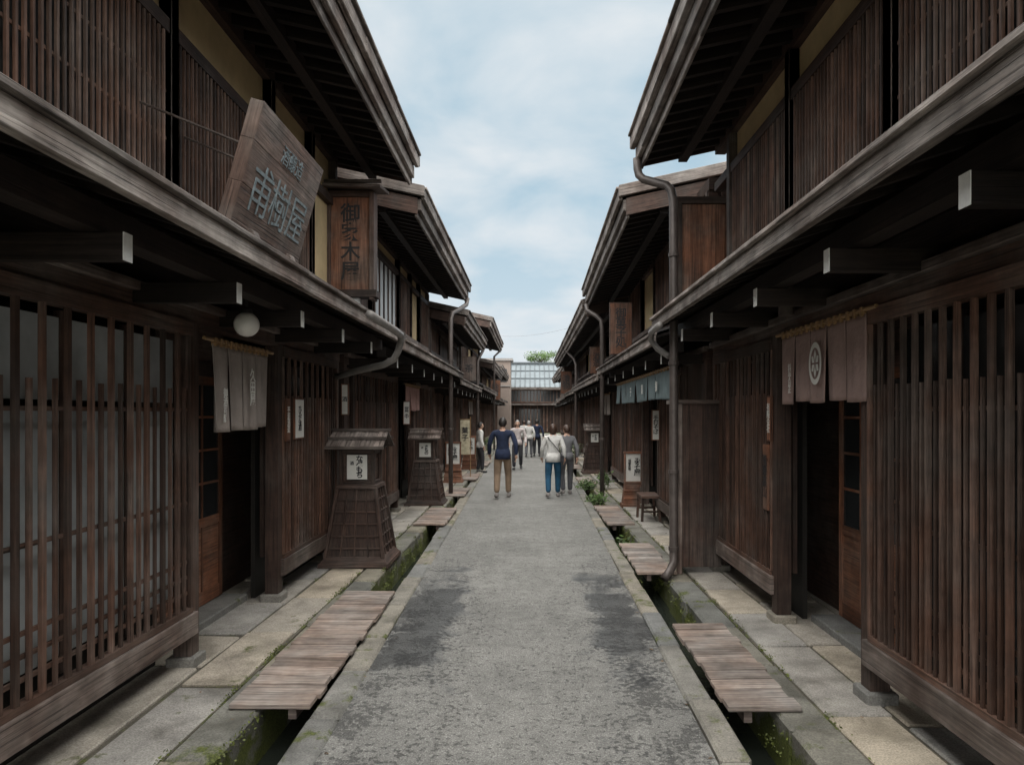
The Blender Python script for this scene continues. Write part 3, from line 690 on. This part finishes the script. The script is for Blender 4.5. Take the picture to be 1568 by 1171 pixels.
# ------------------------------------------------------------------ lantern stands
def lantern(x, y, sc, label='なべもち'):
    e = empty('lantern_stand'); T = Matrix.Translation((x,y,.05)) @ Matrix.Scale(sc,4)
    def fr(B, wb, wt, z0, z1, tone=None):
        B.hexa([T@Vector(p) for p in ((-wb,-wb,z0),(wb,-wb,z0),(wb,wb,z0),(-wb,wb,z0),(-wt,-wt,z1),(wt,-wt,z1),(wt,wt,z1),(-wt,wt,z1))], tone)
    B = MB(); fr(B, .33, .21, .06, .9, .3)
    fr(B, .41, .405, 0, .05); fr(B, .39, .34, .052, .12); fr(B, .245, .24, .90, .945)
    W = lambda z: .335 - (.335-.213)*(z-.06)/.84
    for sx_ in (-1,1):
        for sy_ in (-1,1):
            b0, t0 = W(.1)+.012, W(.9)+.012
            B.hexa([T@Vector(p) for p in ((sx_*b0-.02,sy_*b0-.02,.1),(sx_*b0+.02,sy_*b0-.02,.1),(sx_*b0+.02,sy_*b0+.02,.1),(sx_*b0-.02,sy_*b0+.02,.1),
                (sx_*t0-.02,sy_*t0-.02,.9),(sx_*t0+.02,sy_*t0-.02,.9),(sx_*t0+.02,sy_*t0+.02,.9),(sx_*t0-.02,sy_*t0+.02,.9))])
    for z in (.2,.34,.48,.62,.76): fr(B, W(z)+.014, W(z+.02)+.014, z, z+.02)
    for f in (-.5,0,.5):
        for ax in range(4):
            Rz = T @ Matrix.Rotation(ax*math.pi/2,4,'Z'); b0, t0 = W(.1), W(.9)
            B.hexa([Rz@Vector(p) for p in ((f*b0-.009,-b0-.017,.1),(f*b0+.009,-b0-.017,.1),(f*b0+.009,-b0+.01,.1),(f*b0-.009,-b0+.01,.1),
                (f*t0-.009,-t0-.017,.9),(f*t0+.009,-t0-.017,.9),(f*t0+.009,-t0+.01,.9),(f*t0-.009,-t0+.01,.9))])
    for sx_ in (-1,1):
        for sy_ in (-1,1): B.box(sx_*.19-.02,sx_*.19+.02,sy_*.19-.02,sy_*.19+.02,.945,1.36,None,T)
    fr(B,.20,.20,.946,.99); fr(B,.20,.20,1.31,1.358); fr(B,.25,.26,1.36,1.39)
    for ax in range(4):
        Rz = T @ Matrix.Rotation(ax*math.pi/2,4,'Z')
        for xx in (-.16,-.128,.122,.154): B.box(xx-.005,xx+.005,-.196,-.186,.99,1.31,None,Rz)
    B.build('frame', M['dark'], e, bevel=.003)
    B = MB(); B.box(-.12,.12,-.2,-.17,1.01,1.30,None,T); B.build('paper_panel', M['paper'], e)
    B = MB(); B.box(-.17,.17,-.165,.17,.995,1.305,None,T); B.build('inner_panel', M['dark'], e)
    text(label, .085*sc, TM(tuple(T@Vector((0.03,-.203,1.155))),'cam'), M['ink'], e, vert=True, space=.75, bold=.03)
    text('酒', .05*sc, TM(tuple(T@Vector((-.06,-.203,1.2))),'cam'), M['ink'], e)
    B = MB()
    n = 12
    for i in range(n):
        xa = -.34+i*.68/n; xb = xa+.68/n-.006
        for sy_ in (-1,1):
            z = R.uniform(0,.003)
            B.hexa([T@Vector(p) for p in ((xa,sy_*.33,1.385+z),(xb,sy_*.33,1.385+z),(xb,sy_*.003,1.56+z),(xa,sy_*.003,1.56+z),
                (xa,sy_*.33,1.405+z),(xb,sy_*.33,1.405+z),(xb,sy_*.003,1.58+z),(xa,sy_*.003,1.58+z))])
    B.box(-.36,.36,-.03,.03,1.578,1.61,None,T)
    for sy_ in (-1,1):
        B.box(-.35,.35,sy_*.2-.012,sy_*.2+.012,1.485,1.515,None,T)
        B.box(-.345,.345,sy_*.335-.01,sy_*.335+.01,1.375,1.41,None,T)
    B.build('roof', M['rail'], e)
lantern(-2.06, 8.35, 1.0)
lantern(-2.06, 13.6, .93, 'きもの')
lantern(1.92, 20.6, .92, 'きもの')

# ------------------------------------------------------------------ small signs
def sign(name, x, y, zc, w, h, facing, txt='', sz=.06, frame='red', panel='paper', vert=True, t=.02, mat='ink'):
    e = empty(name); B = MB(); P = MB()
    if facing == 'cam':
        B.box(x-w/2,x+w/2,y,y+t,zc-h/2,zc+h/2); P.box(x-w/2+.015,x+w/2-.015,y-.004,y-.001,zc-h/2+.015,zc+h/2-.015); loc=(x,y-.006,zc)
    else:
        sg = 1 if facing == 'east' else -1
        xa, xb = sorted((x, x-sg*t)); B.box(xa,xb,y-w/2,y+w/2,zc-h/2,zc+h/2)
        xa, xb = sorted((x+sg*.001, x+sg*.004)); P.box(xa,xb,y-w/2+.015,y+w/2-.015,zc-h/2+.015,zc+h/2-.015); loc=(x+sg*.006,y,zc)
    B.build('frame', M[frame], e, bevel=.003); P.build('panel', M[panel], e)
    if txt: text(txt, sz, TM(loc, facing), M[mat], e, vert=vert, space=.85, ext=.001)
    return e
sign('framed_notice', -2.39, 7.1, 1.79, .28, .42, 'east', 'ひだ酒', .1)
sign('nameplate', -2.38, 6.74, 1.78, .10, .42, 'east', '平瀬酒造', .075, panel='red', mat='paper')
sign('nameplate', 2.095, 6.02, 1.80, .10, .40, 'west', '有限会社', .075, panel='red', mat='paper')
sign('nameplate', 2.09, 6.1, 1.28, .13, .58, 'west', '飛騨高山', .11, panel='red')
sign('hanging_notice', -2.36, 8.72, 2.02, .1, .4, 'cam', '酒', .07)
sign('hanging_notice', -2.2, 12.2, 1.85, .13, .42, 'cam', '営業中', .08)
sign('hanging_notice', 2.05, 11.2, 1.65, .13, .5, 'cam', '手打そば', .09)
sign('hanging_shop_sign', 1.60, 12.1, 3.34, .40, .92, 'cam', '御菓子処', .2, frame='dark', panel='red', t=.06)
sign('hanging_shop_sign', 1.70, 17.6, 3.2, .36, .7, 'cam', '酒造', .2, frame='dark', panel='red', t=.06)
sign('hanging_shop_sign', -1.75, 19.5, 3.1, .4, .7, 'cam', '茶', .25, frame='dark', panel='signwood', t=.06)
sign('hanging_shop_sign', -1.75, 34.5, 3.0, .5, 1.0, 'cam', '味噌', .35, frame='dark', panel='red', t=.06)
sign('hanging_shop_sign', 1.6, 30.5, 3.2, .5, 1.0, 'cam', '漬物', .35, frame='dark', panel='red', t=.06)
def stand(x, y, sc=1):
    e = empty('sign_stand'); B = MB()
    B.hexa([(x-.24,y-.16,.05),(x+.24,y-.16,.05),(x+.24,y+.16,.05),(x-.24,y+.16,.05),(x-.19,y-.1,.5),(x+.19,y-.1,.5),(x+.19,y+.1,.5),(x-.19,y+.1,.5)])
    B.box(x-.26,x+.26,y-.18,y+.18,.02,.1); B.box(x-.2,x-.17,y-.05,y+.05,.5,1.06); B.box(x+.17,x+.2,y-.05,y+.05,.5,1.06); B.box(x-.21,x+.21,y-.06,y+.06,1.06,1.1); B.box(x-.2,x+.2,y-.12,y+.12,.5,.53)
    for z in (.2,.34): B.box(x-.225,x+.225,y-.15,y-.12,z,z+.03)
    B.build('base', M['red'], e, bevel=.004)
    B = MB(); B.box(x-.17,x+.17,y-.03,y+.03,.53,1.06); B.build('panel', M['paper'], e)
    text('みそ屋', .14, TM((x+.05,y-.034,.8),'cam'), M['ink'], e, vert=True, space=.8); text('飛騨名物', .06, TM((x-.1,y-.034,.84),'cam'), M['ink'], e, vert=True, space=.9)
stand(2.02, 13.3)
stand(-2.0, 17.8); stand(-1.95, 22)
e = empty('wooden_bench'); B = MB(); bx, by = 2.0, 11.6
B.box(bx-.16,bx+.16,by-.3,by+.3,.44,.48)
for dx in (-.13,.13):
    for dy in (-.25,.25): B.hexa([(bx+dx*1.15-.02,by+dy-.02,.05),(bx+dx*1.15+.02,by+dy-.02,.05),(bx+dx*1.15+.02,by+dy+.02,.05),(bx+dx*1.15-.02,by+dy+.02,.05),(bx+dx-.02,by+dy-.02,.44),(bx+dx+.02,by+dy-.02,.44),(bx+dx+.02,by+dy+.02,.44),(bx+dx-.02,by+dy+.02,.44)])
for dy in (-.25,.25): B.box(bx-.13,bx+.13,by+dy-.012,by+dy+.012,.2,.23)
for dx in (-.13,.13): B.box(bx+dx-.012,bx+dx+.012,by-.23,by+.23,.36,.42)
B.build('bench', M['grille'], e, bevel=.003)
def plant(x, y, z, r, n, h):
    e = empty('green_plant'); B = MB()
    for i in range(n):
        a = R.random()*6.28; rr = r*R.random()**.5; hh = h*R.uniform(.3,1); px, py = x+rr*math.cos(a)*1.0, y+rr*math.sin(a)
        c = Vector((px,py,z+hh))
        for j in range(9):
            u = Vector((R.gauss(0,1),R.gauss(0,1),R.gauss(0,.7))).normalized(); w = u.orthogonal().normalized(); s_ = R.uniform(.02,.045); c2_ = c+Vector((R.gauss(0,.05),R.gauss(0,.05),R.gauss(0,.05)))
            B.quad([c2_-u*s_,c2_+w*s_*.5,c2_+u*s_,c2_-w*s_*.5])
    B.build('leaves', M['leaf'], e, recalc=False)
    B = MB()
    for i in range(6):
        a = R.random()*6.28; B.tube([(x,y,z-.05),(x+r*.6*math.cos(a),y+r*.6*math.sin(a),z+h*.7)],[.008,.004],5)
    B.build('stems', M['bark'], e)
plant(1.36,14.0,-.05,.20,45,.20); plant(1.72,16.2,.05,.18,40,.40); plant(1.4,16.6,-.02,.2,40,.22); plant(1.35,9.95,-.12,.11,10,.10)
plant(1.72,26,.05,.2,40,.6); plant(-1.9,25.5,.05,.2,40,.5); plant(-1.85,30,.05,.2,40,.7)

M['banner'] = plain('banner_cloth', (0.45,0.40,0.28), .8, .35, 9)
e = empty('shop_banner'); B = MB(); B.box(-1.94,-1.68,19.0,19.01,.7,1.65); B.build('cloth', M['banner'], e)
B = MB(); B.tube([(-1.66,19.02,.05),(-1.66,19.02,1.75)],.012,6); B.tube([(-1.66,19.02,1.67),(-1.96,19.02,1.67)],.01,6); B.build('pole', M['bamboo'], e)
text('菓子', .2, TM((-1.81,18.996,1.25),'cam'), M['ink'], e, vert=True)
e = empty('overhead_cable'); B = MB()
for (p, q, sg) in (((-2.0,33,5.6),(2.2,27,5.4),.25),):
    p, q = Vector(p), Vector(q)
    B.tube([tuple(p.lerp(q,t/10)-Vector((0,0,sg*4*(t/10)*(1-t/10)))) for t in range(11)], .004, 5)
B.build('cable', M['pipegrey'], e)

# ------------------------------------------------------------------ people
SK = plain('skin', (0.48,0.30,0.22), .55, .06, 20, bs=0)
HB = plain('hair_black', (0.02,0.016,0.014), .5, .3, 40, bs=.3); HBR = plain('hair_brown', (0.055,0.03,0.02), .5, .3, 40, bs=.3)
HGR = plain('hair_grey', (0.3,0.29,0.28), .6, .3, 40, bs=.3)
EY = plain('eye_dark', (0.02,0.02,0.02), .3, .1, 10, bs=0); LIP = plain('lip', (0.35,0.14,0.12), .5, .1, 10, bs=0)
def skin_mesh(name, V, E, rad, roots, sub=2):
    me = bpy.data.meshes.new(name); me.from_pydata(V, E, []); ob = bpy.data.objects.new(name, me); col.objects.link(ob)
    ob.modifiers.new('Skin','SKIN'); ob.modifiers['Skin'].use_smooth_shade = True
    if not me.skin_vertices:
        bpy.context.view_layer.objects.active = ob; bpy.ops.mesh.customdata_skin_add()
    sv = me.skin_vertices[0].data
    for i, r in enumerate(rad):
        sv[i].radius = r if hasattr(r,'__len__') else (r, r); sv[i].use_root = i in roots
    md = ob.modifiers.new('s','SUBSURF'); md.levels = sub; md.render_levels = sub
    bpy.context.view_layer.update(); dg = bpy.context.evaluated_depsgraph_get()
    m2 = bpy.data.meshes.new_from_object(ob.evaluated_get(dg)); bpy.data.objects.remove(ob)
    m2.name = name; o2 = bpy.data.objects.new(name, m2); col.objects.link(o2); return o2
def person(name, x, y, h, rot, top, trousers, hair, shoes, stride=.2, woman=False, longhair=False, coat=0.0, armbend=0.0, turn=0):
    e = empty(name, (x, y, 0.0)); e.rotation_euler = (0,0,rot); k = h/1.7; e.scale = (k,k,k)
    sw = .17 if woman else .20; st = stride
    V = []; E = []; rad = []
    def add(p, r, par=None):
        V.append(p); rad.append(r); i = len(V)-1
        if par is not None: E.append((par, i))
        return i
    hipx = .098; kx = .115
    pel = add((0,0,.92),(.135,.105)); wa = add((0,0.01,1.06),(.132+coat*.5,.095+coat),pel); ch = add((0,.0,1.24),(.165,.11+coat*.6),wa); uc = add((0,-.01,1.37),(.13,.085),ch)
    nk = add((0,0,1.45),(.055,.055),uc); hd = add((0,.012,1.53),(.055,.06),nk)
    arms = []
    for sd in (-1,1):
        f = -sd*st
        sh = add((sd*sw,-.005,1.385),(.068,.064),uc); el = add((sd*(sw+.085),-.04+f*.35,1.13),(.055,.055),sh)
        wy = f*.9 + .06 + armbend; wz = .90 + abs(f)*.12 + armbend*.7
        wr = add((sd*(sw+.09-armbend*.3),wy,wz),(.040,.040),el); arms.append((sd, sh, el, wr))
    legs = []
    for sd in (-1,1):
        f = sd*st
        hp = add((sd*hipx,0,.86),(.10,.105),pel)
        if f > 0: kn = (sd*kx,f*.75+.03,.49); an = (sd*kx,f*1.15,.09); toe = (sd*(kx+.02),f*1.15+.17,.05)
        else: kn = (sd*kx,f*.2+.05,.485); an = (sd*kx,f*1.3-.02,.13 if st > .05 else .09); toe = (sd*(kx+.02),f*1.3+.13,.035)
        kk = add(kn,(.074,.078),hp); cf = add(tuple((Vector(kn)*.6+Vector(an)*.4)),(.070,.072),kk); aa = add(an,(.062,.064),cf); legs.append((an,toe,sd,hp,kk,aa))
    body = skin_mesh('body', V, E, rad, {0}, 2)
    me = body.data; me.materials.clear()
    for m_ in (top, trousers, SK): me.materials.append(m_)
    segs = []
    for a_, b_ in E:
        seg = 0
        if a_ == nk or b_ == hd or a_ == uc and b_ == nk: seg = 2
        for L in legs:
            if a_ in (L[3],L[4]) or b_ in (L[3],L[4],L[5]) : seg = 1
        segs.append((Vector(V[a_]),Vector(V[b_]),seg))
    for p in me.polygons:
        c = p.center; best = 9; sg = 0
        for a_, b_, s_ in segs:
            ab = b_-a_; t = max(0,min(1,(c-a_).dot(ab)/max(1e-9,ab.dot(ab)))); d = (c-(a_+ab*t)).length
            if d < best: best = d; sg = s_
        if sg == 2 and c.z < 1.43: sg = 0
        if c.z < .86 and sg == 0 and abs(c.x) < .19: sg = 1
        if sg == 1 and c.z > .88: sg = 0
        p.material_index = sg; p.use_smooth = True
    body.parent = e
    B = MB()
    def ring(z0,z1,rx0,ry0,rx1,ry1,cy=0):
        n = 28; kk_ = len(B.v)
        for z,rx,ry in ((z0,rx0,ry0),((z0+z1)/2,(rx0+rx1)/2+.006,(ry0+ry1)/2+.006),(z1,rx1,ry1)):
            for j in range(n):
                a = 2*math.pi*j/n; wv = 1+.03*math.sin(a*5+z*9)+.02*math.sin(a*9+z*31); B.v.append((rx*wv*math.cos(a),cy+ry*wv*math.sin(a),z))
        for r_ in range(2):
            for j in range(n): B.f.append([kk_+r_*n+j,kk_+r_*n+(j+1)%n,kk_+(r_+1)*n+(j+1)%n,kk_+(r_+1)*n+j]); B.uv.append([(0,0)]*4); B.t.append(.5)
    ring(.83 if coat else .86,1.04,.172+coat*.3,.138+coat*.3,.142+coat*.3,.112+coat*.3)
    ring(1.405,1.455,.085,.075,.062,.062)
    o2 = B.build('garment_hem', top, e, smooth=True, recalc=False); md = o2.modifiers.new('t','SOLIDIFY'); md.thickness=.006
    for an, toe, sd, *_ in legs:
        pit_ = an[2] > .1
        s1 = skin_mesh('shoe', [(an[0],an[1]-.05,an[2]-.042+(.01 if pit_ else 0)),(an[0]+sd*.005,an[1]+.06,max(.048,an[2]-.045)),(toe[0],toe[1]+.01,max(.040,toe[2]-.010))], [(0,1),(1,2)], [(.048,.05),(.052,.046),(.048,.036)], {0}, 2)
        s1.data.materials.clear(); s1.data.materials.append(shoes); s1.parent = e
    for sd, sh, el, wr in arms:
        w = Vector(V[wr]); d = (w-Vector(V[el])).normalized(); hv = [] ; he = []; hr = []; rt = set()
        fwd = Vector((0,1,0)); fwd = (fwd-d*fwd.dot(d)).normalized(); inn = d.cross(fwd)*1.0
        if inn.x*sd > 0: inn = -inn
        def chain(ps, rs):
            b0 = len(hv); rt.add(b0)
            for i,(p,r) in enumerate(zip(ps,rs)):
                hv.append(tuple(w+d*p[0]+fwd*p[1]+inn*p[2])); hr.append(r)
                if i: he.append((b0+i-1,b0+i))
        chain([(-.01,0,0),(.04,0,0),(.085,0,.004)],[(.026,.022),(.036,.016),(.038,.014)])
        for fy, ln in ((.028,.9),(.010,1.0),(-.010,.93),(-.027,.72)):
            chain([(.07,fy,.003),(.07+.042*ln,fy*1.08,.008),(.07+.068*ln,fy*1.1,.02),(.07+.083*ln,fy*1.1,.034)],[.0095,.009,.0083,.0075])
        chain([(.02,.022,.004),(.045,.046,.012),(.075,.056,.02)],[.012,.0105,.009])
        ho = skin_mesh('hand', hv, he, hr, rt, 1); ho.data.materials.clear(); ho.data.materials.append(SK); ho.parent = e
    bm = bmesh.new(); bmesh.ops.create_uvsphere(bm, u_segments=28, v_segments=20, radius=1)
    for v in bm.verts:
        x_, y_, z_ = v.co
        X = x_*.076; Y = y_*.095; Z = z_*.115
        if z_ < 0: X *= 1-.30*(-z_)**1.4; Y *= 1-.12*(-z_)
        if z_ < -.1 and y_ > 0: Y += .008*(-z_)
        nn = math.exp(-((x_/.16)**2+((z_+.12)/.2)**2)) if y_ > 0 else 0; Y += .022*nn
        eb = math.exp(-(((abs(x_)-.36)/.2)**2+((z_-.08)/.12)**2)) if y_ > 0 else 0; Y -= .007*eb
        lp = math.exp(-((x_/.3)**2+((z_+.5)/.09)**2)) if y_ > 0 else 0; Y += .005*lp
        v.co = (X,Y,Z)
    me = bpy.data.meshes.new('head'); bm.to_mesh(me); bm.free(); me.materials.append(SK)
    hob = bpy.data.objects.new('head', me); col.objects.link(hob); hob.parent = e; hob.location = (0,.02,1.585); hob.rotation_euler = (0,0,turn)
    for p in me.polygons: p.use_smooth = True
    def blob(nm, loc, sc, mt):
        bm = bmesh.new(); bmesh.ops.create_uvsphere(bm,u_segments=12,v_segments=8,radius=1)
        for v in bm.verts: v.co = (v.co.x*sc[0],v.co.y*sc[1],v.co.z*sc[2])
        m_ = bpy.data.meshes.new(nm); bm.to_mesh(m_); bm.free(); m_.materials.append(mt); o3 = bpy.data.objects.new(nm,m_); col.objects.link(o3); o3.parent = hob; o3.location = loc
        for p in m_.polygons: p.use_smooth = True
    for sd in (-1,1): blob('ear',(sd*.076,-.005,-.005),(.010,.018,.03),SK); blob('eye',(sd*.029,.079,.008),(.012,.008,.006),EY)
    blob('mouth',(0,.086,-.057),(.022,.006,.005),LIP)
    bm = bmesh.new(); bmesh.ops.create_uvsphere(bm, u_segments=32, v_segments=24, radius=1)
    for v in list(bm.verts):
        x_, y_, z_ = v.co
        w_ = 1+.03*math.sin(x_*23+z_*9)+.03*math.sin(y_*19+z_*17)
        X, Y, Z = x_*.088*w_, (y_*.107-.006)*w_, z_*.126*w_
        if z_ < -.2 and y_ < .1:
            if longhair: Z *= 1.35; X *= 1.05
            else: Z *= .75; X *= .9
        v.co = (X,Y,Z+.004); v.tag = (y_ > .30 and z_ < .52) or (z_ < -.05 and y_ > -.05 and not longhair) or (longhair and z_ < 0 and y_ > .2) or z_ < -.86
    bmesh.ops.delete(bm, geom=[v for v in bm.verts if v.tag], context='VERTS')
    me = bpy.data.meshes.new('hair'); bm.to_mesh(me); bm.free(); me.materials.append(hair); h2_ = bpy.data.objects.new('hair', me); col.objects.link(h2_); h2_.parent = hob
    md = h2_.modifiers.new('t','SOLIDIFY'); md.thickness=.012
    for p in me.polygons: p.use_smooth = True
    return e
navy = cloth('jacket_navy',(0.014,0.023,0.055),.3); khaki = cloth('trousers_khaki',(0.22,0.155,0.105)); white = cloth('top_white',(0.60,0.59,0.57)); jeans = cloth('jeans_blue',(0.013,0.068,0.13),.25)
grey = cloth('top_grey',(0.17,0.17,0.18)); dgrey = cloth('trousers_grey',(0.11,0.11,0.12)); blk = cloth('clothes_black',(0.03,0.03,0.035)); pinkw = cloth('shirt_pale',(0.45,0.40,0.39))
sh1 = plain('shoe_grey',(0.23,0.21,0.20),.7,.2,20,bs=0); sh2 = plain('shoe_dark',(0.05,0.05,0.05),.6,.2,20,bs=0)
person('walking_man', -.60, 14.9, 1.74, 0, navy, khaki, HB, sh1, .15, coat=.012)
wmn = person('walking_woman', .50, 15.0, 1.60, 0, white, jeans, HBR, sh1, .13, woman=True, coat=.025, longhair=True)
person('walking_woman', .82, 15.5, 1.57, .15, grey, dgrey, HBR, sh1, .12, woman=True, turn=.4)
person('walking_man', -.42, 22.4, 1.60, math.pi, pinkw, blk, HGR, sh2, .12)
person('walking_woman', -.06, 28.5, 1.52, 0, white, dgrey, HGR, sh2, .1, woman=True)
person('walking_man', .28, 29, 1.56, 0, navy, blk, HB, sh2, .1)
person('walking_woman', -.28, 31, 1.5, 0, white, dgrey, HBR, sh2, .1, woman=True)
person('standing_woman', -1.55, 21.2, 1.55, -1.2, white, blk, HB, sh2, .03, woman=True)
B = MB(); B.tube([(-.13,-.085,1.42),(-.08,-.145,1.34),(.04,-.165,1.2),(.14,-.15,1.07),(.20,-.08,.97)], .011, 6)
B.box(.17,.245,-.12,.10,.82,.98); o_ = B.build('shoulder_bag', blk, wmn, bevel=.01)

# ------------------------------------------------------------------ sky, sun, camera
w = bpy.data.worlds.new('World'); scene.world = w; w.use_nodes = True; nt = w.node_tree
bg = nt.nodes['Background']; bg.inputs['Strength'].default_value = 0.1
az, el_ = math.radians(184), math.radians(52)
sk = nt.nodes.new('ShaderNodeTexSky'); sk.sky_type = 'NISHITA'; sk.sun_disc = False; sk.sun_elevation = el_; sk.sun_rotation = az; sk.dust_density = 2.0
tc = nt.nodes.new('ShaderNodeTexCoord'); sp = nt.nodes.new('ShaderNodeSeparateXYZ'); nt.links.new(tc.outputs['Generated'], sp.inputs[0])
den = math_(nt, 'ADD', math_(nt, 'MAXIMUM', sp.outputs[2], 0.0), 0.22)
cb = nt.nodes.new('ShaderNodeCombineXYZ'); nt.links.new(math_(nt,'DIVIDE',sp.outputs[0],den), cb.inputs[0]); nt.links.new(math_(nt,'DIVIDE',sp.outputs[1],den), cb.inputs[1])
cl1 = noise(nt, cb.outputs[0], 2.3, 6, 0.5, 0.25)
mask = ramp(nt, cl1, [(0.36, 0.0), (0.66, 1.0)]).outputs[0]
blue = mix(nt, sk.outputs[0], (4.9, 6.7, 7.8), 0.85)
hz = mrange(nt, sp.outputs[2], .28, 0.0)
blue = mix(nt, blue, (7.2, 8.0, 8.6), math_(nt,'MULTIPLY',hz,.85))
cc = mix(nt, blue, (8.0, 8.4, 8.7), mask)
# added neutral fill: unseen sky overhead and behind the viewer boosted to brighten the street
zen = mrange(nt, sp.outputs[2], .53, .86, 0.0, 1.0)
back = mrange(nt, sp.outputs[1], -.05, -.6, 0.0, .62)
gf = math_(nt, 'MAXIMUM', zen, back)
cc = mix(nt, cc, (44.0, 43.4, 41.6), gf)
nt.links.new(cc, bg.inputs['Color'])
sd_ = bpy.data.lights.new('sun','SUN'); sd_.energy = 1.5; sd_.angle = math.radians(35); sd_.color = (1,.97,.92)
so = bpy.data.objects.new('sun', sd_); col.objects.link(so)
D = Vector((math.sin(az)*math.cos(el_), math.cos(az)*math.cos(el_), math.sin(el_))); so.rotation_euler = D.to_track_quat('Z','Y').to_euler(); so.location = (0,-5,20)
cam = bpy.data.cameras.new('camera'); co = bpy.data.objects.new('camera', cam); col.objects.link(co)
co.location = (0,0,1.85); co.rotation_euler = (math.radians(90),0,0); cam.sensor_width = 36; cam.lens = 24.1; cam.shift_x = -28/1568; cam.shift_y = 46.5/1568; cam.clip_start=.05; cam.clip_end = 2000
scene.camera = co
scene.view_settings.view_transform = 'Standard'; scene.view_settings.look = 'None'; scene.view_settings.exposure = 0
